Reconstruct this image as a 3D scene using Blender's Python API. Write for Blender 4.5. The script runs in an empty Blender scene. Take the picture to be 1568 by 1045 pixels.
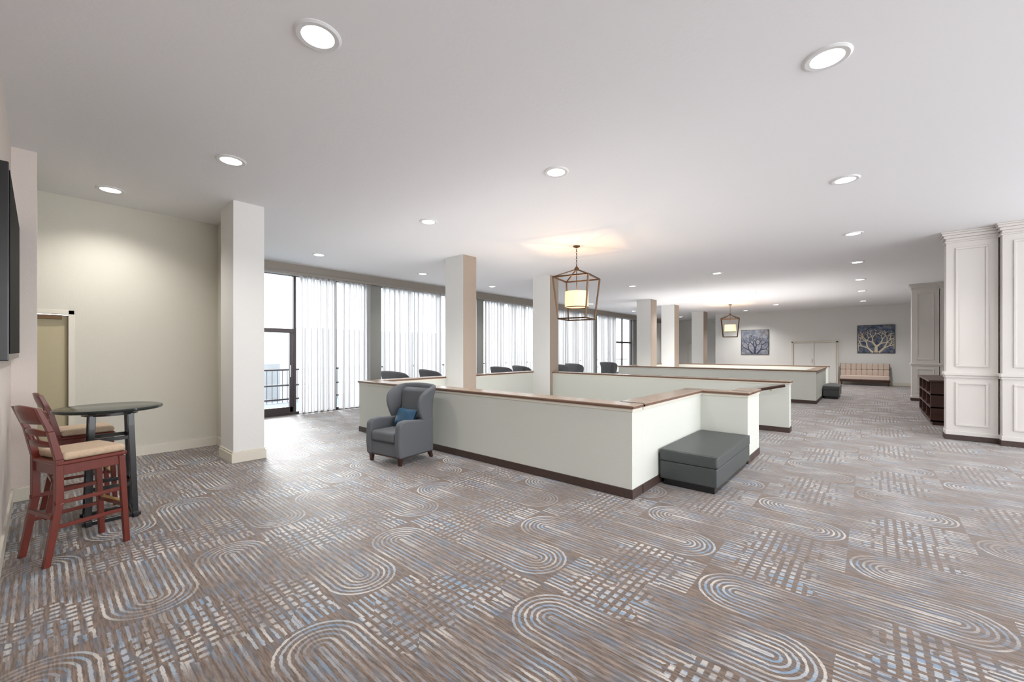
import bpy, bmesh, math, random
from mathutils import Vector, Matrix
random.seed(4)
S = bpy.context.scene
COL = S.collection
CEIL = 3.76

# ------------------------------------------------------------ materials
def srgb(r, g, b):
    f = lambda c: (c/255/12.92) if c/255 <= .04045 else ((c/255+.055)/1.055)**2.4
    return (f(r), f(g), f(b), 1)

def mat(name, col, rough=.6, metal=0, bump=0, bscale=60, var=0, emis=None, estr=0, coat=0, spec=None, stretch=(1,1,1)):
    m = bpy.data.materials.new(name); m.use_nodes = True
    nt = m.node_tree; b = nt.nodes['Principled BSDF']
    b.inputs['Base Color'].default_value = col
    b.inputs['Roughness'].default_value = rough
    b.inputs['Metallic'].default_value = metal
    if coat: b.inputs['Coat Weight'].default_value = coat
    if spec is not None: b.inputs['Specular IOR Level'].default_value = spec
    if emis:
        b.inputs['Emission Color'].default_value = emis
        b.inputs['Emission Strength'].default_value = estr
    if bump or var:
        tc = nt.nodes.new('ShaderNodeTexCoord')
        mp = nt.nodes.new('ShaderNodeMapping'); mp.inputs['Scale'].default_value = stretch
        nt.links.new(tc.outputs['Object'], mp.inputs[0])
        n = nt.nodes.new('ShaderNodeTexNoise'); n.inputs['Scale'].default_value = bscale
        n.inputs['Detail'].default_value = 3
        nt.links.new(mp.outputs[0], n.inputs['Vector'])
        if bump:
            bp = nt.nodes.new('ShaderNodeBump'); bp.inputs['Strength'].default_value = bump
            bp.inputs['Distance'].default_value = .01
            nt.links.new(n.outputs[0], bp.inputs['Height']); nt.links.new(bp.outputs[0], b.inputs['Normal'])
        if var:
            mx = nt.nodes.new('ShaderNodeMix'); mx.data_type = 'RGBA'
            mx.inputs[6].default_value = tuple(c*(1-var) for c in col[:3])+(1,)
            mx.inputs[7].default_value = tuple(min(1, c*(1+var)) for c in col[:3])+(1,)
            nt.links.new(n.outputs[0], mx.inputs[0]); nt.links.new(mx.outputs[2], b.inputs['Base Color'])
    return m

class NB:
    def __init__(s, nt): s.nt = nt
    def m(s, op, a, b=None, c=None):
        n = s.nt.nodes.new('ShaderNodeMath'); n.operation = op
        for i, v in enumerate((a, b, c)):
            if v is None: continue
            if isinstance(v, (int, float)): n.inputs[i].default_value = v
            else: s.nt.links.new(v, n.inputs[i])
        return n.outputs[0]
    def step(s, v, lo, hi):
        n = s.nt.nodes.new('ShaderNodeMapRange'); n.interpolation_type = 'SMOOTHSTEP'
        n.inputs[1].default_value = lo; n.inputs[2].default_value = hi
        s.nt.links.new(v, n.inputs[0]); return n.outputs[0]
    def mix(s, f, a, b):
        n = s.nt.nodes.new('ShaderNodeMix'); n.data_type = 'RGBA'
        for i, v in ((0, f), (6, a), (7, b)):
            if isinstance(v, (tuple, int, float)): n.inputs[i].default_value = v
            else: s.nt.links.new(v, n.inputs[i])
        return n.outputs[2]
    def noise(s, vec, scale, detail=2):
        n = s.nt.nodes.new('ShaderNodeTexNoise'); n.inputs['Scale'].default_value = scale
        n.inputs['Detail'].default_value = detail; s.nt.links.new(vec, n.inputs['Vector']); return n.outputs[0]
    def mapping(s, vec, sc):
        n = s.nt.nodes.new('ShaderNodeMapping'); n.inputs['Scale'].default_value = sc
        s.nt.links.new(vec, n.inputs[0]); return n.outputs[0]

def carpet():
    m = bpy.data.materials.new('carpet_pattern'); m.use_nodes = True
    nt = m.node_tree; bs = nt.nodes['Principled BSDF']; N = NB(nt)
    tc = nt.nodes.new('ShaderNodeTexCoord'); co = tc.outputs['Object']
    sp = nt.nodes.new('ShaderNodeSeparateXYZ'); nt.links.new(co, sp.inputs[0])
    wob = N.m('MULTIPLY', N.m('SUBTRACT', N.noise(co, 35, 1), .5), .012)
    x = N.m('ADD', sp.outputs[0], wob); y = N.m('ADD', sp.outputs[1], wob)
    H = .51; P = 1.56
    s = N.m('DIVIDE', N.m('SUBTRACT', y, 1.76), H)
    k = N.m('FLOOR', s)
    v = N.m('MULTIPLY', N.m('SUBTRACT', N.m('FRACT', s), .5), H)
    hk = N.m('DIVIDE', k, 2.0)
    j = N.m('FLOOR', hk)
    p = N.m('MULTIPLY', N.m('SUBTRACT', hk, j), 2.0)
    q = N.m('SUBTRACT', N.m('ADD', x, 1.70), N.m('MULTIPLY', j, P/2))
    sg = N.m('SUBTRACT', 1.0, N.m('MULTIPLY', p, 2.0))
    u = N.m('MULTIPLY', N.m('FRACT', N.m('DIVIDE', N.m('MULTIPLY', q, sg), P)), P)
    R = H/2
    t = N.m('MAXIMUM', N.m('SUBTRACT', R, u), 0.0)
    r = N.m('SQRT', N.m('ADD', N.m('MULTIPLY', t, t), N.m('MULTIPLY', v, v)))
    per = .0365
    ph = N.m('DIVIDE', r, per)
    wave = N.m('SINE', N.m('MULTIPLY', ph, 2*math.pi))
    L = N.step(wave, -.1, .6)
    inside = N.m('SUBTRACT', 1.0, N.step(r, R-.008, R+.004))
    vwave = N.m('SINE', N.m('MULTIPLY', u, 2*math.pi/.058))
    LV = N.step(vwave, -.3, .3)
    hwave = N.m('SINE', N.m('MULTIPLY', v, 2*math.pi/.068))
    LH = N.step(hwave, -.75, -.2)
    ue = N.m('ADD', u, N.m('MULTIPLY', N.m('SINE', N.m('MULTIPLY', v, 24.6)), .06))
    hm = N.m('MULTIPLY', N.m('GREATER_THAN', ue, .96), N.m('LESS_THAN', ue, 1.42))
    rot = N.m('GREATER_THAN', ue, 1.22)
    LV2 = N.step(N.m('SINE', N.m('MULTIPLY', u, 2*math.pi/.075)), -.8, -.3)
    LH2 = N.step(N.m('SINE', N.m('MULTIPLY', v, 2*math.pi/.051)), -.2, .4)
    hatch = N.m('ADD', N.m('MULTIPLY', rot, N.m('MULTIPLY', LV2, LH2)), N.m('MULTIPLY', N.m('SUBTRACT', 1.0, rot), N.m('MULTIPLY', LV, LH)))
    pat = N.m('ADD', N.m('MULTIPLY', hm, hatch), N.m('MULTIPLY', N.m('SUBTRACT', 1.0, hm), N.m('MULTIPLY', L, inside)))
    st = N.mapping(co, (6, 60, 1)); hn = N.noise(st, 1.6, 3)
    st2 = N.mapping(co, (60, 60, 1)); fn = N.noise(st2, 4, 2)
    big = N.noise(N.mapping(co, (1, 1.6, 1)), 1.7, 2)
    fade = N.m('SUBTRACT', 1.0, N.m('MULTIPLY', N.m('MULTIPLY', N.step(u, .35, .55), N.m('SUBTRACT', 1.0, N.step(u, .8, .95))), .45))
    amp = N.m('MULTIPLY', N.m('ADD', .25, N.m('MULTIPLY', N.step(big, .38, .6), .55)), fade)
    brk = N.step(N.m('ADD', hn, N.m('MULTIPLY', N.m('SUBTRACT', fn, .5), .5)), .30, .46)
    pat = N.m('MULTIPLY', N.m('MULTIPLY', pat, amp), N.m('ADD', .45, N.m('MULTIPLY', brk, .55)))
    idx = N.m('FRACT', N.m('MULTIPLY', N.m('FLOOR', N.m('ADD', ph, .25)), .5))
    alt = N.m('GREATER_THAN', idx, .25)
    bl = N.noise(N.mapping(co, (1.2, 3, 1)), 2.2, 1)
    alt = N.m('MULTIPLY', N.m('ADD', alt, N.step(bl, .45, .6)), .5)
    ground = N.mix(N.step(hn, .35, .65), srgb(82, 67, 58), srgb(122, 103, 90))
    ground = N.mix(N.m('MULTIPLY', N.step(N.noise(N.mapping(co, (2, 9, 1)), 2.5, 2), .48, .66), .38), ground, srgb(86, 106, 126))
    line = N.mix(alt, srgb(206, 202, 197), srgb(122, 154, 182))
    c = N.mix(pat, ground, line)
    c = N.mix(N.m('MULTIPLY', N.m('SUBTRACT', 1.0, N.step(fn, .3, .5)), .3), c, srgb(62, 54, 50))
    nt.links.new(c, bs.inputs['Base Color'])
    bs.inputs['Roughness'].default_value = .6
    bs.inputs['Specular IOR Level'].default_value = .4
    bs.inputs['Sheen Weight'].default_value = .25
    bs.inputs['Sheen Roughness'].default_value = .4
    bp = nt.nodes.new('ShaderNodeBump'); bp.inputs['Strength'].default_value = .35; bp.inputs['Distance'].default_value = .006
    nt.links.new(fn, bp.inputs['Height']); nt.links.new(bp.outputs[0], bs.inputs['Normal'])
    return m

M = {}
M['carpet'] = carpet()
M['ceil'] = mat('ceiling_paint', srgb(236, 236, 238), .8, bump=.15, bscale=25)
M['wall'] = mat('wall_paint', srgb(222, 221, 218), .75, bump=.2, bscale=90)
M['taupe'] = mat('column_side_taupe', srgb(158, 143, 130), .75, bump=.2, bscale=90)
M['olive'] = mat('wall_beige', srgb(203, 199, 186), .75, bump=.25, bscale=90)
M['pink'] = mat('wall_warm', srgb(216, 206, 198), .75, bump=.25, bscale=90)
M['half'] = mat('half_wall_paint', srgb(200, 202, 194), .7, bump=.25, bscale=90)
M['panel'] = mat('panel_paint', srgb(210, 205, 200), .5, bump=.05, bscale=60)
M['trim'] = mat('trim_cream', srgb(212, 206, 192), .45, var=.02)
M['cap'] = mat('cap_wood_sheen', srgb(158, 138, 120), .25, var=.15, bscale=8, stretch=(1, 1, 6))  # reflected light put into the colour: top paler than the brown edge
M['capedge'] = mat('cap_wood_edge', srgb(104, 76, 62), .35, var=.2, bscale=8)
M['base'] = mat('dark_base', srgb(64, 48, 42), .6, var=.3, bscale=30)
M['grey'] = mat('grey_paint', srgb(136, 136, 132), .6, var=.03)
M['header'] = mat('header_taupe', srgb(146, 138, 130), .6, var=.03)
M['frame'] = mat('window_frame_dark', srgb(74, 66, 66), .4, metal=.3, var=.05)
M['black'] = mat('black_lacquer', srgb(20, 20, 22), .25, var=.1, coat=.2)
M['tabletop'] = mat('table_top_granite', srgb(34, 40, 38), .15, var=.35, bscale=120, spec=.3)
M['cherry'] = mat('cherry_wood', srgb(98, 31, 16), .3, var=.35, bscale=14, stretch=(4, 4, .6), coat=.15)
M['seat'] = mat('seat_fabric_beige', srgb(182, 160, 136), .85, var=.18, bscale=45, bump=.2)
M['brass'] = mat('brass', srgb(196, 160, 90), .3, metal=1, var=.05)
M['cgrey'] = mat('chair_fabric_grey', srgb(94, 97, 101), .85, var=.15, bscale=160, bump=.3)
M['cdark'] = mat('chair_fabric_dark', srgb(92, 92, 95), .85, var=.15, bscale=160, bump=.3)
M['blue'] = mat('pillow_blue', srgb(34, 76, 104), .6, var=.25, bscale=25, bump=.2)
M['dwood'] = mat('dark_wood', srgb(60, 32, 24), .35, var=.3, bscale=12, stretch=(1, 5, 5), coat=.15)
M['vinyl'] = mat('bench_vinyl', srgb(64, 68, 68), .42, var=.08, bscale=120, bump=.15)
M['bronze'] = mat('lantern_bronze', srgb(92, 70, 50), .4, metal=.75, var=.1)
M['shade'] = mat('lamp_shade', srgb(250, 225, 180), .8, emis=(1, .74, .44, 1), estr=.4, var=.02)
M['lamp'] = mat('downlight_lens', (1, 1, 1, 1), .5, emis=(1, .98, .95, 1), estr=4)
M['ring'] = mat('downlight_ring', srgb(222, 222, 222), .4, var=.02)
M['door'] = mat('door_tan', srgb(174, 162, 130), .5, var=.04)
M['white'] = mat('door_white', srgb(222, 221, 218), .5, var=.02)
M['sofa'] = mat('sofa_fabric', srgb(192, 174, 162), .8, var=.08, bscale=60, bump=.2)
M['screen'] = mat('screen_black', srgb(12, 12, 14), .6, var=.1, spec=.08)
M['conc'] = mat('balcony_concrete', srgb(92, 106, 122), .8, var=.1, bscale=5)
M['ground'] = mat('pale_ground', srgb(175, 180, 184), .8, var=.1, bscale=.1)
M['bld'] = mat('building_grey', srgb(172, 174, 178), .8, var=.1, bscale=2)
M['green'] = mat('green_board', srgb(20, 120, 80), .5, var=.05)

def curtain_mat():
    m = bpy.data.materials.new('sheer_fabric'); m.use_nodes = True
    nt = m.node_tree; nt.nodes.clear()
    o = nt.nodes.new('ShaderNodeOutputMaterial')
    tr = nt.nodes.new('ShaderNodeBsdfTransparent')
    tl = nt.nodes.new('ShaderNodeBsdfTranslucent'); tl.inputs[0].default_value = (.475, .46, .46, 1)
    df = nt.nodes.new('ShaderNodeBsdfDiffuse'); df.inputs[0].default_value = (.76, .745, .745, 1)
    a = nt.nodes.new('ShaderNodeMixShader'); a.inputs[0].default_value = .35
    b = nt.nodes.new('ShaderNodeMixShader')
    tc = nt.nodes.new('ShaderNodeTexCoord'); n = nt.nodes.new('ShaderNodeTexNoise'); n.inputs['Scale'].default_value = 200
    mr = nt.nodes.new('ShaderNodeMapRange'); mr.inputs[3].default_value = .86; mr.inputs[4].default_value = .97
    nt.links.new(tc.outputs['Object'], n.inputs['Vector']); nt.links.new(n.outputs[0], mr.inputs[0])
    nt.links.new(mr.outputs[0], b.inputs[0])
    nt.links.new(tl.outputs[0], a.inputs[1]); nt.links.new(df.outputs[0], a.inputs[2])
    nt.links.new(tr.outputs[0], b.inputs[1]); nt.links.new(a.outputs[0], b.inputs[2])
    nt.links.new(b.outputs[0], o.inputs[0]); return m
M['curtain'] = curtain_mat()

def glass_mat():
    m = bpy.data.materials.new('window_glass'); m.use_nodes = True
    nt = m.node_tree; nt.nodes.clear()
    o = nt.nodes.new('ShaderNodeOutputMaterial')
    tr = nt.nodes.new('ShaderNodeBsdfTransparent'); tr.inputs[0].default_value = (.93, .96, .97, 1)
    g = nt.nodes.new('ShaderNodeBsdfGlossy'); g.inputs['Roughness'].default_value = .02
    a = nt.nodes.new('ShaderNodeMixShader'); a.inputs[0].default_value = .06
    nt.links.new(tr.outputs[0], a.inputs[1]); nt.links.new(g.outputs[0], a.inputs[2]); nt.links.new(a.outputs[0], o.inputs[0])
    return m
M['glass'] = glass_mat()

# ------------------------------------------------------------ geometry helpers
def obj(name, me, parent=None, m=None):
    o = bpy.data.objects.new(name, me); COL.objects.link(o)
    if parent: o.parent = parent
    if m: me.materials.append(M[m])
    return o

def group(name, loc=(0, 0, 0), rz=0):
    e = bpy.data.objects.new(name, None); COL.objects.link(e)
    e.location = loc; e.rotation_euler = (0, 0, math.radians(rz)); e.empty_display_size = .1
    return e

def addbevel(o, w, seg=2):
    b = o.modifiers.new('bevel', 'BEVEL'); b.width = w; b.segments = seg; b.limit_method = 'ANGLE'

def smooth(o, ang=40):
    for p in o.data.polygons: p.use_smooth = True
    try:
        o.data.set_sharp_from_angle(angle=math.radians(ang))
    except Exception: pass

def hexa(name, b4, t4, m, parent=None, bevel=0, seg=2):
    me = bpy.data.meshes.new(name)
    vs = list(b4)+list(t4)
    me.from_pydata(vs, [], [(3, 2, 1, 0), (4, 5, 6, 7), (0, 1, 5, 4), (1, 2, 6, 5), (2, 3, 7, 6), (3, 0, 4, 7)])
    o = obj(name, me, parent, m)
    if bevel: addbevel(o, bevel, seg)
    return o

def box(name, x0, x1, y0, y1, z0, z1, m, parent=None, bevel=0, seg=2):
    return hexa(name, [(x0, y0, z0), (x1, y0, z0), (x1, y1, z0), (x0, y1, z0)],
                [(x0, y0, z1), (x1, y0, z1), (x1, y1, z1), (x0, y1, z1)], m, parent, bevel, seg)

def leg(name, p0, p1, w0, w1, m, parent=None, bevel=.003, d0=None, d1=None):
    d0 = d0 or w0; d1 = d1 or w1
    f = lambda p, w, d: [(p[0]-w/2, p[1]-d/2, p[2]), (p[0]+w/2, p[1]-d/2, p[2]), (p[0]+w/2, p[1]+d/2, p[2]), (p[0]-w/2, p[1]+d/2, p[2])]
    return hexa(name, f(p0, w0, d0), f(p1, w1, d1), m, parent, bevel)

def rod(name, p0, p1, r, m, parent=None, sq=False):
    p0 = Vector(p0); p1 = Vector(p1); d = p1-p0
    bm = bmesh.new()
    bmesh.ops.create_cone(bm, cap_ends=True, segments=4 if sq else 14, radius1=r, radius2=r, depth=d.length)
    q = d.to_track_quat('Z', 'Y').to_matrix().to_4x4()
    if sq: q = q @ Matrix.Rotation(math.radians(45), 4, 'Z')
    bmesh.ops.transform(bm, matrix=Matrix.Translation((p0+p1)/2) @ q, verts=bm.verts)
    me = bpy.data.meshes.new(name); bm.to_mesh(me); bm.free()
    o = obj(name, me, parent, m)
    if not sq: smooth(o)
    return o

def lathe(name, prof, m, parent=None, loc=(0, 0, 0), seg=40):
    vs, fs = [], []
    n = len(prof)
    for i in range(seg):
        a = 2*math.pi*i/seg
        for (r, z) in prof: vs.append((loc[0]+r*math.cos(a), loc[1]+r*math.sin(a), loc[2]+z))
    for i in range(seg):
        for k in range(n-1):
            a = i*n+k; b = ((i+1) % seg)*n+k
            fs.append((a, b, b+1, a+1))
    me = bpy.data.meshes.new(name); me.from_pydata(vs, [], fs)
    bm = bmesh.new(); bm.from_mesh(me); bmesh.ops.remove_doubles(bm, verts=bm.verts, dist=1e-5)
    bmesh.ops.recalc_face_normals(bm, faces=bm.faces); bm.to_mesh(me); bm.free()
    o = obj(name, me, parent, m); smooth(o, 35); return o

def extrude_x(name, prof, x0, x1, m, parent=None, bevel=0, seg=3):
    n = len(prof)
    vs = [(x0, y, z) for y, z in prof]+[(x1, y, z) for y, z in prof]
    fs = [tuple(range(n-1, -1, -1)), tuple(range(n, 2*n))]+[(i, (i+1) % n, n+(i+1) % n, n+i) for i in range(n)]
    me = bpy.data.meshes.new(name); me.from_pydata(vs, [], fs)
    bm = bmesh.new(); bm.from_mesh(me); bmesh.ops.recalc_face_normals(bm, faces=bm.faces); bm.to_mesh(me); bm.free()
    o = obj(name, me, parent, m)
    if bevel: addbevel(o, bevel, seg); smooth(o, 50)
    return o

def grid(name, pts, m, parent=None, thick=0, sub=0, off=0):
    nr, nc = len(pts), len(pts[0])
    vs = [p for r in pts for p in r]
    fs = [(i*nc+j, i*nc+j+1, (i+1)*nc+j+1, (i+1)*nc+j) for i in range(nr-1) for j in range(nc-1)]
    me = bpy.data.meshes.new(name); me.from_pydata(vs, [], fs)
    o = obj(name, me, parent, m)
    for p in me.polygons: p.use_smooth = True
    if thick:
        s = o.modifiers.new('sol', 'SOLIDIFY'); s.thickness = thick; s.offset = off
    if sub:
        s = o.modifiers.new('sub', 'SUBSURF'); s.levels = sub; s.render_levels = sub
    return o

def pillow(name, w, h, t, m, parent, loc, rot):
    n = 12
    def side(s):
        P = []
        for i in range(n+1):
            r = []
            for j in range(n+1):
                a = -1+2*i/n; b = -1+2*j/n
                pin = 1-.10*(1-abs(a)**2)*abs(b)**3; pin2 = 1-.10*(1-abs(b)**2)*abs(a)**3
                r.append((b*w/2*pin, a*h/2*pin2, s*t/2*((1-a**4)*(1-b**4))**.6))
            P.append(r)
        return P
    e = bpy.data.objects.new(name, None); COL.objects.link(e); e.parent = parent; e.location = loc; e.rotation_euler = rot
    grid(name+'_front', side(1), m, e); grid(name+'_back', side(-1), m, e)

# ------------------------------------------------------------ floor with stair wells
HOLES = [(-7.45, -2.19, 4.45, 9.6), (-7.45, -1.49, 15.65, 20.3)]
def floor_pieces():
    xs = sorted({-11.2, 7.0, -7.45, -2.19, -1.49}); ys = sorted({-3, 4.45, 9.6, 15.65, 20.3, 31})
    vs, fs = [], []
    for i in range(len(xs)-1):
        for j in range(len(ys)-1):
            cx = (xs[i]+xs[i+1])/2; cy = (ys[j]+ys[j+1])/2
            if any(h[0] < cx < h[1] and h[2] < cy < h[3] for h in HOLES): continue
            b = len(vs)
            vs += [(xs[i], ys[j], 0), (xs[i+1], ys[j], 0), (xs[i+1], ys[j+1], 0), (xs[i], ys[j+1], 0)]
            fs.append((b, b+1, b+2, b+3))
    me = bpy.data.meshes.new('floor'); me.from_pydata(vs, [], fs)
    bm = bmesh.new(); bm.from_mesh(me); bmesh.ops.remove_doubles(bm, verts=bm.verts, dist=1e-4); bm.to_mesh(me); bm.free()
    obj('floor', me, None, 'carpet')
floor_pieces()
box('floor_lower', -7.7, -1.2, 4.2, 20.6, -3.1, -3.0, 'carpet')
for n, h in enumerate(HOLES):
    g = group('staircase')
    box('side_a', h[0]-.1, h[0], h[2]-.1, h[3]+.1, -3, -.002, 'half', g)
    box('side_b', h[1], h[1]+.1, h[2]-.1, h[3]+.1, -3, -.002, 'half', g)
    box('side_c', h[0], h[1], h[2]-.1, h[2], -3, -.002, 'half', g)
    box('side_d', h[0], h[1], h[3], h[3]+.1, -3, -.002, 'half', g)
    if n == 0:
        for i in range(14):
            box('step_%d' % (i+1), -2.19-.28*(i+1), -2.19-.28*i, 7.4, 9.58, -3, -.18*(i+1), 'carpet', g)
    # fill light added below the opening, facing up to brighten the ceiling
    l = bpy.data.lights.new('stairwell_fill_light', 'AREA'); l.shape = 'RECTANGLE'
    l.size = (h[1]-h[0])*.9; l.size_y = (h[3]-h[2])*(.5 if n == 0 else .9); l.energy = 75 if n == 0 else 165; l.color = (1, .98, .98)
    o = bpy.data.objects.new('stairwell_fill_light', l); COL.objects.link(o)
    o.location = ((h[0]+h[1])/2, h[2]+(h[3]-h[2])*(.29 if n == 0 else .5), -1.0); o.rotation_euler = (math.pi, 0, 0); o.parent = g

box('ceiling', -11.3, 7, -3, 31, CEIL, CEIL+.1, 'ceil')

# ------------------------------------------------------------ walls
XW = -11.0
box('wall_left', -6.84, 2.2, -.32, -.2, 0, CEIL, 'pink')
box('baseboard_left', -6.83, 2.2, -.2, -.183, 0, .14, 'trim')
g = group('column')
box('shaft', -7.42, -6.83, -.3, -.02, 0, CEIL, 'pink', g)
box('plinth', -7.44, -6.81, -.3, 0, 0, .14, 'trim', g, .004)
box('wall_alcove', -8.55, -8.43, .27, 2.05, 0, CEIL, 'olive')
box('wall_alcove_over_door', -8.55, -8.43, -.65, .27, 2.12, CEIL, 'olive')
box('wall_alcove_end', -8.55, -7.42, -1.12, -1.0, 0, CEIL, 'olive')
box('wall_alcove_rear', -8.55, -8.43, -1.0, -.65, 0, CEIL, 'olive')
box('wall_alcove_side', -7.5, -7.42, -1.0, -.3, 0, CEIL, 'olive')
box('wall_return', -11.1, -7.44, 2.0, 2.16, 0, CEIL, 'olive')
box('baseboard_alcove', -8.43, -8.412, .34, 2.0, 0, .14, 'trim')
box('baseboard_return', -8.41, -7.46, 1.983, 2.0, 0, .14, 'trim')
g = group('door_1')
box('slab', -8.53, -8.49, -.64, .26, .01, 2.10, 'door', g, .003)
box('jamb_r', -8.5, -8.415, .26, .32, 0, 2.17, 'trim', g, .004)
box('jamb_l', -8.5, -8.415, -.70, -.64, 0, 2.17, 'trim', g, .004)
box('head', -8.5, -8.415, -.70, .32, 2.11, 2.17, 'trim', g, .004)
box('closer', -8.49, -8.44, -.15, .2, 2.04, 2.10, 'bronze', g, .004)
lathe('knob', [(0, 0), (.03, 0), (.03, .05), (0, .06)], 'brass', g, loc=(-8.46, -.55, 1.0))

for (y0, d) in ((1.81, .40), (6.2, .4), (9.49, .42), (16.6, .6), (19.3, .6), (23.7, .7)):
    g = group('column')
    x0 = -7.46
    box('shaft', x0, -6.85, y0, y0+d, 0, CEIL, 'wall', g, .004)
    if y0 < 3:
        for k, (e, z0, z1) in enumerate(((.022, 0, .13), (.012, .13, .16))):
            box('plinth_%d' % k, x0-e, -6.85+e, y0-e, y0+d+e, z0, z1, 'trim', g, .003)
    else:
        box('side_panel', -6.852, -6.842, y0+.004, y0+d-.004, 0, CEIL-.002, 'taupe', g)  # darker taupe face on the +X side of all but the nearest

# window wall
PIL = [(2.0, 2.6), (6.23, 6.62), (10.5, 10.88), (14.6, 15.0), (18.95, 19.35), (23.7, 24.2)]
for a, b in PIL:
    box('wall_window_pier', XW-.15, XW+.12, a, b, 0, 3.56, 'grey', None, .004)
box('wall_window_header', XW-.15, XW+.2, 2.0, 28, 3.56, CEIL, 'header', None, .004)
box('trim_window', XW-.02, XW+.26, 2.16, 28, 3.50, 3.56, 'header', None, .004)
box('wall_window_end', XW-.15, XW+.12, 24.2, 28, 0, 3.56, 'wall')
bays = [(2.6, 6.23, [3.2, 4.24, 5.29]), (6.62, 10.5, [7.7, 8.9]), (10.88, 14.6, [12.1, 13.4]), (15.0, 18.95, [16.3, 17.6]), (19.35, 23.7, [20.4, 21.4, 22.5])]
for i, (a, b, ms) in enumerate(bays):
    g = group('window_%d' % (i+1))
    box('sill', XW-.08, XW+.02, a, b, 0, .07, 'frame', g, .004)
    box('head', XW-.08, XW+.02, a, b, 3.49, 3.56, 'frame', g, .004)
    for k, y in enumerate([a+.03]+ms+[b-.03]):
        box('mullion_%d' % k, XW-.08, XW+.02, y-.03, y+.03, .07, 3.49, 'frame', g, .004)
    box('glass', XW-.035, XW-.03, a, b, .07, 3.49, 'glass', g)
    if i == 0:
        box('transom', XW-.09, XW+.03, 3.235, 4.205, 2.06, 2.16, 'frame', g, .004)
        for k, y in enumerate((3.27, 4.16)):
            box('stile_%d' % k, XW-.07, XW+.01, y-.035, y+.035, .07, 2.06, 'frame', g, .004)
        box('door_rail', XW-.07, XW+.01, 3.24, 4.2, .07, .2, 'frame', g)
        rod('pull', (XW+.06, 4.12, .95), (XW+.06, 4.12, 1.25), .012, 'ring', g)
    if i == 4:
        box('transom', XW-.09, XW+.03, 21.4, 23.6, 2.06, 2.16, 'frame', g, .004)

def curtain(y0, y1):
    n = int((y1-y0)/.014); P = []
    ph = random.random()*6; fr = 2*math.pi/random.uniform(.15, .19)
    for zi in range(7):
        z = .03+(3.47)*zi/6; row = []
        for i in range(n+1):
            y = y0+(y1-y0)*i/n
            am = .062+.02*math.sin(y*9+ph)
            row.append((XW+.15+am*math.sin(fr*y+ph+.5*math.sin(y*7+zi*.25)), y+.022*math.sin(2*fr*y), z))
        P.append(row)
    grid('sheer_curtain', P, 'curtain')
for a, b in ((4.3, 5.23), (5.37, 6.22), (6.64, 7.66), (7.77, 8.86), (8.96, 10.5), (10.9, 12.06), (12.16, 13.36), (13.45, 14.6), (15.0, 16.26), (16.35, 17.56), (17.66, 18.95), (19.4, 20.34), (20.44, 21.35)):
    curtain(a, b)

# outside
box('balcony_floor', -14.5, XW-.15, 0, 30, -.25, -.05, 'conc')
g = group('balcony_railing')
for z in (.1, .55, 1.05): rod('rail', (-14.2, 0, z-.05), (-14.2, 30, z-.05), .03, 'frame', g)
for i in range(200):
    rod('baluster', (-14.2, .15*i, -.05), (-14.2, .15*i, 1.0), .009, 'frame', g)
g = group('distant_building')
box('block_a', -70, -60, -10, 18, -8, 3, 'bld', g); box('block_b', -80, -62, 22, 60, -8, 5, 'bld', g)
for i in range(9): box('band_%d' % i, -60, -59.9, -9+3*i, -7.5+3*i, -.5, 1.5, 'frame', g)
box('ground_outside', -140, -15, -80, 120, -8.2, -8, 'ground')

# ------------------------------------------------------------ half walls
HW = .975; CT = 1.012
def hwall(g, n, x0, x1, y0, y1):
    box('body_%s' % n, x0, x1, y0, y1, 0, HW-.03, 'half', g)
    box('bead_%s' % n, x0-.012, x1+.012, y0-.012, y1+.012, HW-.035, HW, 'trim', g, .005)
    box('capedge_%s' % n, x0-.03, x1+.03, y0-.03, y1+.03, HW, CT-.012, 'capedge', g, .005)
    box('cap_%s' % n, x0-.026, x1+.026, y0-.026, y1+.026, CT-.013, CT, 'cap', g, .005, 3)
    box('skirt_%s' % n, x0-.012, x1+.012, y0-.012, y1+.012, 0, .10, 'base', g, .003)
g = group('half_wall')
def seg(n, x0, x1, y0, y1): hwall(g, n, x0, x1, y0, y1)
seg('front', -7.70, -1.94, 4.20, 4.45)
seg('right_a', -2.19, -1.94, 4.451, 6.58)
seg('jut', -2.19, -1.31, 6.581, 6.80)
seg('right_b', -1.55, -1.31, 6.801, 7.35)
seg('rear', -7.70, -1.20, 9.62, 9.86)
seg('left', -7.70, -7.46, 4.451, 9.619)
g = group('half_wall')
seg('front', -7.70, -1.24, 15.4, 15.65)
seg('right', -1.49, -1.24, 15.651, 19.0)
seg('rear', -7.70, -1.24, 20.3, 20.55)
seg('left', -7.70, -7.46, 15.651, 20.299)
g = group('handrail')
rod('rail', (-2.5, 9.5, .62), (-1.25, 9.5, .93), .028, 'dwood', g)
rod('rail_lower', (-5.6, 9.5, -1.3), (-2.5, 9.5, .62), .028, 'dwood', g)
for x, z in ((-1.5, .87), (-2.3, .67)): rod('bracket', (x, 9.5, z), (x, 9.62, z-.05), .01, 'brass', g)

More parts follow.
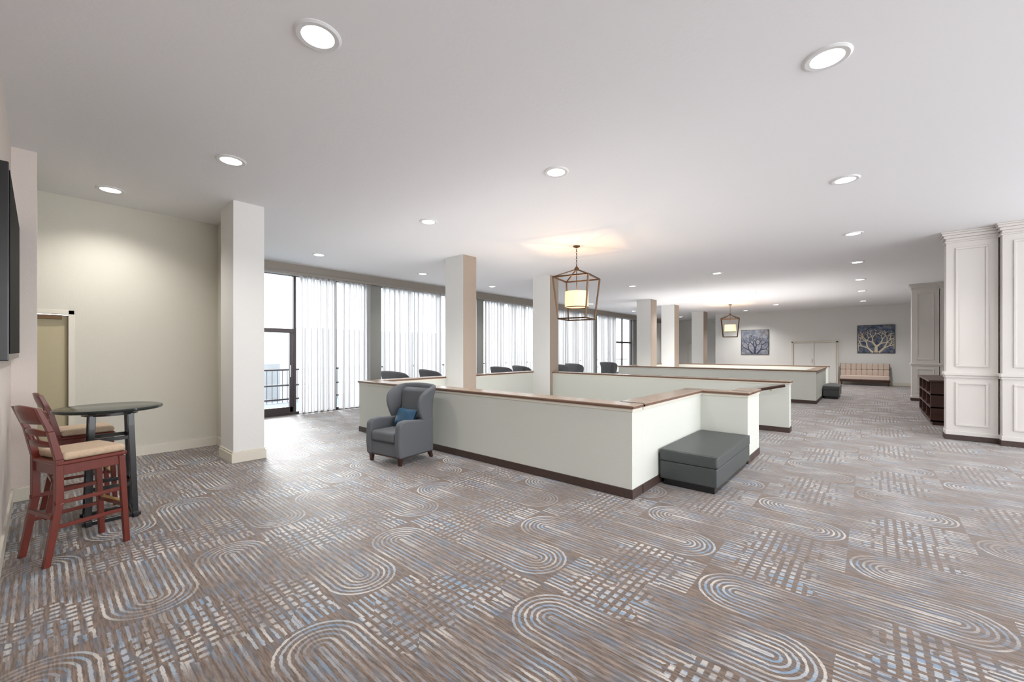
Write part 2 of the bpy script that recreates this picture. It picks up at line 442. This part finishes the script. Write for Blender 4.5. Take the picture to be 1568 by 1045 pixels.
# ------------------------------------------------------------ right panelled pilasters
def frame_y(g, y, x0, x1, z0, z1, w=.035, d=.018):
    box('mould', x0, x1, y-d, y, z0, z0+w, 'panel', g, .006); box('mould', x0, x1, y-d, y, z1-w, z1, 'panel', g, .006)
    box('mould', x0, x0+w, y-d, y, z0+w, z1-w, 'panel', g, .006); box('mould', x1-w, x1, y-d, y, z0+w, z1-w, 'panel', g, .006)
def pilaster(g, x0, x1, y0, y1):
    box('core', x0, x1, y0, y1, 0, CEIL, 'panel', g)
    for e, z0, z1 in ((.02, 3.56, 3.59), (.01, 3.59, 3.64), (.035, 3.64, 3.69), (.06, 3.69, 3.73), (.075, 3.73, 3.759)):
        box('crown', x0-e, x1+e, y0-e, y1+e*.2, z0, z1, 'panel', g, .008)
    box('rail', x0-.03, x1+.03, y0-.03, y1, 1.16, 1.22, 'panel', g, .01)
    box('rail_b', x0-.015, x1+.015, y0-.015, y1, 1.12, 1.16, 'panel', g, .005)
    box('skirt', x0-.02, x1+.02, y0-.02, y1, 0, .09, 'base', g, .004)
    box('skirt_top', x0-.012, x1+.012, y0-.012, y1, .09, .16, 'panel', g, .004)
    m = min(.12, (x1-x0)*.18)
    frame_y(g, y0, x0+m, x1-m, 1.32, 3.46); frame_y(g, y0, x0+m, x1-m, .26, 1.04)
g = group('panelled_pilaster'); pilaster(g, 1.04, 1.66, 10.85, 11.15)
g = group('panelled_pilaster'); pilaster(g, 1.68, 2.6, 10.68, 11.15)
g = group('panelled_pilaster'); pilaster(g, 1.0, 1.62, 18.5, 18.8)
g = group('panelled_pilaster'); pilaster(g, 1.64, 2.6, 18.38, 18.8)
box('wall_right', 2.6, 2.75, 10.68, 26.1, 0, CEIL, 'wall')
YF = 26.0
box('wall_far', -6.7, 2.75, YF, YF+.15, 0, CEIL, 'wall')
box('wall_far_side', -6.85, -6.7, YF, 30, 0, CEIL, 'wall')
box('wall_far_left', -11.1, -6.7, 30, 30.15, 0, CEIL, 'wall')
box('wall_window_far', -11.15, -11.0, 28, 30, 0, CEIL, 'wall')
box('baseboard_far', -6.7, 2.6, YF-.018, YF, 0, .14, 'trim')
g = group('door_2')
for k, (a, b) in enumerate(((-3.05, -2.18), (-2.16, -1.29))):
    box('leaf_%d' % k, a, b, YF-.05, YF-.01, .01, 2.02, 'white', g, .004)
box('jamb_l', -3.13, -3.06, YF-.09, YF, 0, 2.1, 'trim', g, .004); box('jamb_r', -1.28, -1.21, YF-.09, YF, 0, 2.1, 'trim', g, .004)
box('head', -3.13, -1.21, YF-.09, YF, 2.03, 2.1, 'trim', g, .004)
rod('handle', (-2.25, YF-.08, 1.0), (-2.25, YF-.08, 1.2), .012, 'brass', g)
g = group('door_3')
box('leaf', -9.6, -8.6, 29.9, 29.98, 0, 2.1, 'white', g); box('head', -9.7, -8.5, 29.88, 30, 2.1, 2.2, 'trim', g)
box('jamb_l', -9.7, -9.6, 29.88, 30, 0, 2.1, 'trim', g); box('jamb_r', -8.6, -8.5, 29.88, 30, 0, 2.1, 'trim', g)
box('green_notice_board', -7.75, -7.35, 29.95, 29.99, .9, 2.0, 'green')

# ------------------------------------------------------------ screen on left wall
g = group('wall_mounted_television')
box('case', -6.80, -4.62, -.198, -.145, 1.53, 2.95, 'black', g, .006)
box('display', -6.76, -4.66, -.146, -.141, 1.58, 2.9, 'screen', g)

# ------------------------------------------------------------ furniture
def wing_chair(loc, rz, fab='cgrey', cushion=True):
    g = group('wing_chair', (loc[0], loc[1], 0), rz)
    box('base', -.34, .34, -.33, .30, .11, .31, fab, g, .02, 3)
    box('band', -.345, .345, -.335, .305, .105, .12, 'dwood', g, .003)
    box('seat', -.245, .245, -.37, .2, .31, .46, fab, g, .045, 4)
    prof = [(-.35, .11), (-.37, .30), (-.355, .56), (-.31, .615), (-.2, .625), (.05, .60), (.30, .60), (.30, .11)]
    for n, a, b in (('arm_l', -.36, -.25), ('arm_r', .25, .36)):
        extrude_x(n, prof, a, b, fab, g, .025)
    zs = [.11, .32, .5, .62, .72, .83, .94, 1.03, 1.09]
    hw = [.31, .32, .325, .325, .315, .31, .325, .35, .355]
    wing = [.10, .10, .12, .20, .27, .30, .29, .24, .15]
    P = []
    for i, z in enumerate(zs):
        w = hw[i]; L = wing[i]; by = .29+.10*(z-.3)
        row = []
        for t in (1, .75, .5, .25): row.append((-w-.03*t*(z > .8), by-.05-L*t, z-(.05*t if i > 6 else 0)))
        row.append((-w+.01, by-.03, z))
        for t in (-.8, -.5, -.2, .2, .5, .8): row.append((w*t, by+.02*(1-t*t), z+.02*(1-t*t)*(i > 6)))
        row.append((w-.01, by-.03, z))
        for t in (.25, .5, .75, 1): row.append((w+.03*t*(z > .8), by-.05-L*t, z-(.05*t if i > 6 else 0)))
        P.append(row)
    grid('back_shell', P, fab, g, .065, 1)
    extrude_x('back_pad', [(.17, .42), (.23, 1.0), (.30, 1.05), (.36, 1.0), (.30, .42)], -.25, .25, fab, g, .03)
    for x, y, dy in ((-.3, -.3, 0), (.3, -.3, 0), (-.29, .27, .05), (.29, .27, .05)):
        leg('leg', (x, y+dy, 0), (x, y, .115), .04, .06, 'dwood', g)
    if cushion: pillow('lumbar_pillow', .44, .30, .14, 'blue', g, (.02, .05, .60), (math.radians(68), 0, math.radians(-8)))
    return g
wing_chair((-5.26, 3.54), 8)
for i, (x, y, r) in enumerate(((-9.1, 6.1, 185), (-9.1, 7.25, 170), (-9.1, 10.1, 180), (-9.1, 11.2, 165), (-9.1, 13.3, 185), (-9.1, 14.5, 175), (-9.1, 17.4, 180))):
    wing_chair((x, y), r, 'cdark', False)

def stool(loc, rz):
    g = group('bar_stool', (loc[0], loc[1], 0), rz)
    w = .19
    for s in (-1, 1):
        leg('leg_front', (s*w*1.04, .215, 0), (s*w, .18, .73), .036, .042, 'cherry', g)
        leg('leg_back', (s*w*1.04, -.26, 0), (s*w, -.19, .45), .036, .042, 'cherry', g, d0=.040, d1=.046)
        leg('leg_back_mid', (s*w, -.19, .45), (s*w, -.19, .78), .042, .040, 'cherry', g, d0=.046, d1=.046)
        leg('post_low', (s*w, -.19, .78), (s*w, -.235, 1.0), .040, .036, 'cherry', g, d0=.046, d1=.038)
        leg('post_top', (s*w, -.235, 1.0), (s*w, -.30, 1.18), .036, .034, 'cherry', g, d0=.038, d1=.028)
        box('side_rail', s*w-.012, s*w+.012, -.18, .17, .66, .735, 'cherry', g, .003)
        for z, o in ((.26, .22), (.44, .21)):
            hexa('stretcher', [(s*w-.01, -.22, z), (s*w+.01, -.22, z), (s*w+.01, .2, z), (s*w-.01, .2, z)],
                 [(s*w-.01, -.22, z+.03), (s*w+.01, -.22, z+.03), (s*w+.01, .2, z+.03), (s*w-.01, .2, z+.03)], 'cherry', g, .003)
    box('apron_front', -w, w, .165, .19, .66, .735, 'cherry', g, .003)
    box('apron_back', -w, w, -.2, -.175, .66, .735, 'cherry', g, .003)
    box('footrest', -w, w, .19, .218, .30, .335, 'cherry', g, .003)
    box('footrest_plate', -w+.03, w-.03, .188, .222, .333, .34, 'brass', g, .002)
    box('stretcher_back', -w, w, -.235, -.215, .34, .37, 'cherry', g, .003)
    box('seat_frame', -.215, .215, -.21, .215, .735, .765, 'cherry', g, .01)
    box('seat_cushion', -.21, .21, -.175, .21, .765, .825, 'seat', g, .028, 4)
    def slat(n, z0, z1, y0, y1):
        P = []
        for k in range(4):
            t = k/3; z = z0+(z1-z0)*t; row = []
            for i in range(11):
                a = -1+2*i/10
                row.append((a*(w-.005), y0+(y1-y0)*t-.035*(1-a*a), z+(.02*(1-a*a) if k == 3 else 0)))
            P.append(row)
        grid(n, P, 'cherry', g, .02)
    slat('crest_rail', 1.06, 1.175, -.258, -.295)
    slat('slat_mid', .965, .995, -.228, -.236); slat('slat_low', .88, .91, -.21, -.217)
    for x in (-.07, 0, .07):
        rod('spindle', (x, -.245, .90), (x, -.27, .98), .006, 'cherry', g)
    return g
stool((-4.85, .215), 18)
stool((-6.12, .29), 4)

g = group('pub_table', (-5.56, .45, 0))
lathe('top', [(0, 1.03), (.36, 1.03), (.385, 1.037), (.39, 1.05), (.385, 1.062), (.37, 1.066), (0, 1.066)], 'tabletop', g, seg=64)
lathe('sub_top', [(0, .99), (.2, .99), (.2, 1.03), (0, 1.03)], 'black', g)
for sx in (-1, 1):
    for sy in (-1, 1):
        leg('post', (sx*.16, sy*.16, .03), (sx*.13, sy*.13, 1.0), .045, .045, 'black', g)
box('foot_x', -.22, .22, -.18, -.14, 0, .035, 'black', g, .004); box('foot_x2', -.22, .22, .14, .18, 0, .035, 'black', g, .004)
box('foot_y', -.18, -.14, -.2, .2, .0, .034, 'black', g, .004); box('foot_y2', .14, .18, -.2, .2, 0, .034, 'black', g, .004)
for z, k in ((.3, .152), (.75, .138)):
    box('tie_a', -k, k, -k-.012, -k+.012, z, z+.035, 'black', g, .003); box('tie_b', -k, k, k-.012, k+.012, z, z+.035, 'black', g, .003)
    box('tie_c', -k-.012, -k+.012, -k, k, z, z+.035, 'black', g, .003); box('tie_d', k-.012, k+.012, -k, k, z, z+.035, 'black', g, .003)

def bench(x0, x1, y0, y1):
    g = group('upholstered_bench')
    box('plinth', x0+.04, x1-.04, y0+.04, y1-.04, .0, .09, 'black', g, .004)
    box('body', x0+.005, x1-.005, y0+.005, y1-.005, .075, .29, 'vinyl', g, .015, 3)
    box('cushion', x0, x1, y0, y1, .288, .425, 'vinyl', g, .028, 4)
    for z in (.302, .412):
        c = [(x0+.008, y0+.008), (x1-.008, y0+.008), (x1-.008, y1-.008), (x0+.008, y1-.008)]
        for i in range(4): rod('piping', (*c[i], z), (*c[(i+1) % 4], z), .007, 'vinyl', g)
bench(-1.92, -1.27, 4.90, 6.53)
bench(-1.22, -.78, 17.4, 18.9)

g = group('open_shelf_console')
x0, x1, y0, y1 = .98, 1.56, 12.7, 15.4
box('top', x0-.03, x1, y0-.03, y1+.03, .93, .97, 'dwood', g, .006)
box('back', x1-.02, x1, y0, y1, .0, .93, 'dwood', g); box('plinth', x0+.03, x1-.02, y0+.02, y1-.02, 0, .07, 'dwood', g)
for k, z in enumerate((.07, .36, .64)): box('shelf_%d' % k, x0, x1-.02, y0, y1, z, z+.035, 'dwood', g, .003)
for k in range(4):
    y = y0+(y1-y0-.04)*k/3; box('upright_%d' % k, x0, x1-.02, y, y+.04, .07, .93, 'dwood', g, .003)
for k in range(3):
    yc = y0+.45+k*.88
    lathe('bowl_%d' % k, [(0, 0), (.08, 0), (.14, .08), (.13, .08), (.07, .015), (0, .015)], 'seat', g, loc=(x0+.22, yc, .395))
    box('books_%d' % k, x0+.08, x0+.3, yc-.2, yc+.1, .675, .8, 'trim', g, .005)

g = group('tufted_settee', (-.22, 25.5, 0))
box('rail', -.9, .9, -.3, .3, .16, .26, 'dwood', g, .01)
box('seat', -.88, .88, -.33, .2, .26, .46, 'sofa', g, .04, 4)
n = 9
for i in range(n):
    a = -.88+1.76*i/n
    for k, (z0, z1) in enumerate(((.44, .72), (.72, 1.0))):
        box('tuft', a, a+1.76/n, .14+.03*k, .32, z0, z1, 'sofa', g, .035, 3)
box('back_frame', -.9, .9, .30, .36, .2, 1.0, 'dwood', g, .01)
for s in (-1, 1):
    for y in (-.26, .28): leg('leg', (s*.84, y, 0), (s*.84, y, .17), .03, .05, 'dwood', g)

def canvas_mat(seed):
    m = bpy.data.materials.new('canvas_paint'); m.use_nodes = True; nt = m.node_tree; N = NB(nt)
    tc = nt.nodes.new('ShaderNodeTexCoord'); co = N.mapping(tc.outputs['Object'], (1, 1, 1))
    a = N.noise(co, 2.2+seed, 5); b = N.noise(co, 6+seed, 3)
    c0, c1 = (srgb(112, 118, 134), srgb(150, 152, 160)) if seed == 3 else (srgb(52, 66, 96), srgb(108, 118, 136))
    c = N.mix(N.step(a, .38, .62), c0, c1); c = N.mix(N.m('MULTIPLY', N.step(b, .6, .7), .7), c, srgb(150, 120, 70))
    nt.links.new(c, nt.nodes['Principled BSDF'].inputs['Base Color']); return m
def painting(x0, x1, z0, z1, seed, light):
    g = group('tree_painting', (0, 0, 0))
    y = YF-.04
    box('frame', x0, x1, y, YF, z0, z1, 'black', g, .004)
    M['cv%d' % seed] = canvas_mat(seed); box('canvas', x0+.02, x1-.02, y-.004, y, z0+.02, z1-.02, 'cv%d' % seed, g)
    random.seed(seed); segs = []
    def br(x, z, a, L, w, d):
        if d == 0 or w < .006: return
        x2 = x+L*math.sin(a); z2 = z+L*math.cos(a)
        x2 = min(max(x2, x0+.04), x1-.04); z2 = min(max(z2, z0+.04), z1-.04)
        segs.append((x, z, x2, z2, w, w*.7))
        for s in (-1, 1):
            br(x2, z2, a+s*random.uniform(.3, .75), L*random.uniform(.7, .95), w*.66, d-1)
    br((x0+x1)/2, z0+.03, .05, .28, .13, 6); br((x0+x1)/2-.1, z0+.03, -.7, .3, .09, 5); br((x0+x1)/2+.1, z0+.03, .7, .3, .09, 5)
    vs, fs = [], []
    for i, (a, b, c, d, w0, w1) in enumerate(segs):
        v = Vector((c-a, d-b))
        if v.length < 1e-3: continue
        n = Vector((-v.y, v.x)).normalized(); k = len(vs); yy = y-.006-.00002*i
        vs += [(a+n.x*w0/2, yy, b+n.y*w0/2), (a-n.x*w0/2, yy, b-n.y*w0/2), (c-n.x*w1/2, yy, d-n.y*w1/2), (c+n.x*w1/2, yy, d+n.y*w1/2)]
        fs.append((k, k+1, k+2, k+3))
    me = bpy.data.meshes.new('branches'); me.from_pydata(vs, [], fs); obj('branches', me, g, light)
M['gold'] = mat('paint_cream', srgb(214, 202, 176), .6, var=.2, bscale=20)
M['navy'] = mat('paint_navy', srgb(50, 58, 78), .6, var=.3, bscale=20)
painting(-5.5, -4.15, 1.42, 2.78, 3, 'navy')
painting(-.48, .86, 1.5, 2.84, 5, 'gold')

# ------------------------------------------------------------ lantern pendants
def lantern(x, y, rz):
    g = group('lantern_pendant', (x, y, 0), rz)
    lathe('canopy', [(0, CEIL), (.07, CEIL), (.07, CEIL-.02), (.02, CEIL-.04), (0, CEIL-.04)], 'bronze', g)
    z = CEIL-.04; i = 0
    while z > 3.34:
        bm = bmesh.new()
        R, r = .020, .0045; vs = []
        for a in range(12):
            for b in range(6):
                A = 2*math.pi*a/12; B = 2*math.pi*b/6
                vs.append(bm.verts.new(((R+r*math.cos(B))*math.cos(A)*.7, r*math.sin(B), (R+r*math.cos(B))*math.sin(A)*1.2)))
        for a in range(12):
            for b in range(6):
                bm.faces.new((vs[a*6+b], vs[((a+1) % 12)*6+b], vs[((a+1) % 12)*6+(b+1) % 6], vs[a*6+(b+1) % 6]))
        me = bpy.data.meshes.new('link'); bm.to_mesh(me); bm.free()
        o = obj('link', me, g, 'bronze'); o.location = (0, 0, z-.02); o.rotation_euler = (0, 0, (i % 2)*math.pi/2); z -= .036; i += 1
    T, B, zt, zb = .37, .29, 3.10, 2.26
    c = [(-1, -1), (1, -1), (1, 1), (-1, 1)]
    for i in range(4):
        a = c[i]; b = c[(i+1) % 4]
        rod('top_bar', (a[0]*T, a[1]*T, zt), (b[0]*T, b[1]*T, zt), .019, 'bronze', g, True)
        rod('bot_bar', (a[0]*B, a[1]*B, zb), (b[0]*B, b[1]*B, zb), .019, 'bronze', g, True)
        rod('post', (a[0]*T, a[1]*T, zt), (a[0]*B, a[1]*B, zb), .019, 'bronze', g, True)
        rod('roof', (a[0]*T, a[1]*T, zt), (a[0]*.03, a[1]*.03, 3.27), .014, 'bronze', g, True)
    lathe('finial', [(0, 3.26), (.05, 3.26), (.045, 3.3), (.015, 3.34), (0, 3.35)], 'bronze', g)
    rod('stem', (0, 0, 2.5), (0, 0, 3.27), .008, 'bronze', g)
    lathe('shade', [(.235, 2.50), (.24, 2.50), (.235, 2.82), (.23, 2.82)], 'shade', g, seg=48)
    lathe('shade_trim', [(.243, 2.49), (.243, 2.505), (.232, 2.505), (.232, 2.49), (.243, 2.49)], 'bronze', g, seg=48)
    lathe('diffuser', [(0, 2.505), (.23, 2.505)], 'shade', g, seg=48)
    for a in range(4):
        A = a*math.pi/2+.4
        rod('spider', (0, 0, 2.81), (.23*math.cos(A), .23*math.sin(A), 2.81), .004, 'bronze', g)
        if a % 2: continue
        l = bpy.data.lights.new('bulb', 'POINT'); l.energy = 11; l.color = (1, .66, .40); l.shadow_soft_size = .015
        o = bpy.data.objects.new('bulb', l); COL.objects.link(o); o.parent = g; o.location = (.09*math.cos(A+.6), .09*math.sin(A+.6), 2.77)
lantern(-4.55, 7.24, 12)
lantern(-4.9, 21.0, 12)

# ------------------------------------------------------------ downlights
DL = [(-2.85, 1.25), (-.24, 3.80), (-5.45, 1.42), (-7.65, .62), (-2.85, 4.08), (-.24, 6.65), (-.24, 9.8), (-.24, 13.0), (-.24, 16.2), (-.24, 19.3), (-.24, 23.2),
      (-5.55, 4.25), (-9.3, 4.1), (-9.4, 7.0), (-9.5, 9.9), (-9.6, 12.8), (-3.2, 12.3), (-5.95, 12.9), (-3.3, 17.3), (-6, 17.6), (-3.3, 22.4), (-9.6, 16.5), (-9.6, 21), (-5.0, 24.6), (-9.0, 26.5)]  # last two added to brighten the far wall and far-left area
for i, (x, y) in enumerate(DL):
    g = group('recessed_downlight', (x, y, 0))
    lathe('trim_ring', [(.10, CEIL+.005), (.105, CEIL-.012), (.135, CEIL-.014), (.15, CEIL-.004), (.15, CEIL)], 'ring', g, seg=40)
    lathe('lens', [(0, CEIL-.006), (.104, CEIL-.006)], 'lamp', g, seg=32)
    l = bpy.data.lights.new('lamp', 'SPOT'); l.energy = 95 if y < 9 else (150 if y < 22 else 260); l.color = (1, .98, .95); l.spot_size = math.radians(135); l.spot_blend = .9; l.shadow_soft_size = .09
    o = bpy.data.objects.new('lamp', l); COL.objects.link(o); o.parent = g; o.location = (0, 0, CEIL-.03)

# ------------------------------------------------------------ daylight
w = bpy.data.worlds.new('overcast_sky'); S.world = w; w.use_nodes = True
nt = w.node_tree; N = NB(nt); bg = nt.nodes['Background']
tc = nt.nodes.new('ShaderNodeTexCoord'); sp = nt.nodes.new('ShaderNodeSeparateXYZ'); nt.links.new(tc.outputs['Generated'], sp.inputs[0])
f = N.m('MAXIMUM', N.m('MULTIPLY', sp.outputs[0], -1.0), 0.0)
f2 = N.m('MAXIMUM', sp.outputs[0], 0.0)
st = N.m('ADD', N.m('ADD', 1.9, N.m('MULTIPLY', f, 1.9)), N.m('MULTIPLY', f2, 1.9))
nt.links.new(st, bg.inputs[1]); bg.inputs[0].default_value = (.95, .97, 1, 1)
l = bpy.data.lights.new('hazy_sun', 'SUN'); l.energy = 5.0; l.angle = math.radians(24); l.color = (1, .99, .98)
o = bpy.data.objects.new('hazy_sun', l); COL.objects.link(o); o.location = (-20, 6, 12)
o.rotation_euler = Vector((.86, -.12, -.42)).to_track_quat('-Z', 'Y').to_euler()

# ------------------------------------------------------------ camera
cd = bpy.data.cameras.new('camera'); cam = bpy.data.objects.new('camera', cd); COL.objects.link(cam)
cam.location = (0, 0, 1.6); cam.rotation_euler = (math.radians(90), 0, math.radians(41.07))
cd.sensor_width = 36; cd.lens = 630/1568*36; cd.shift_y = 15.5/1568; cd.clip_start = .02; cd.clip_end = 500
S.camera = cam
S.view_settings.view_transform = 'Standard'
S.view_settings.exposure = .75
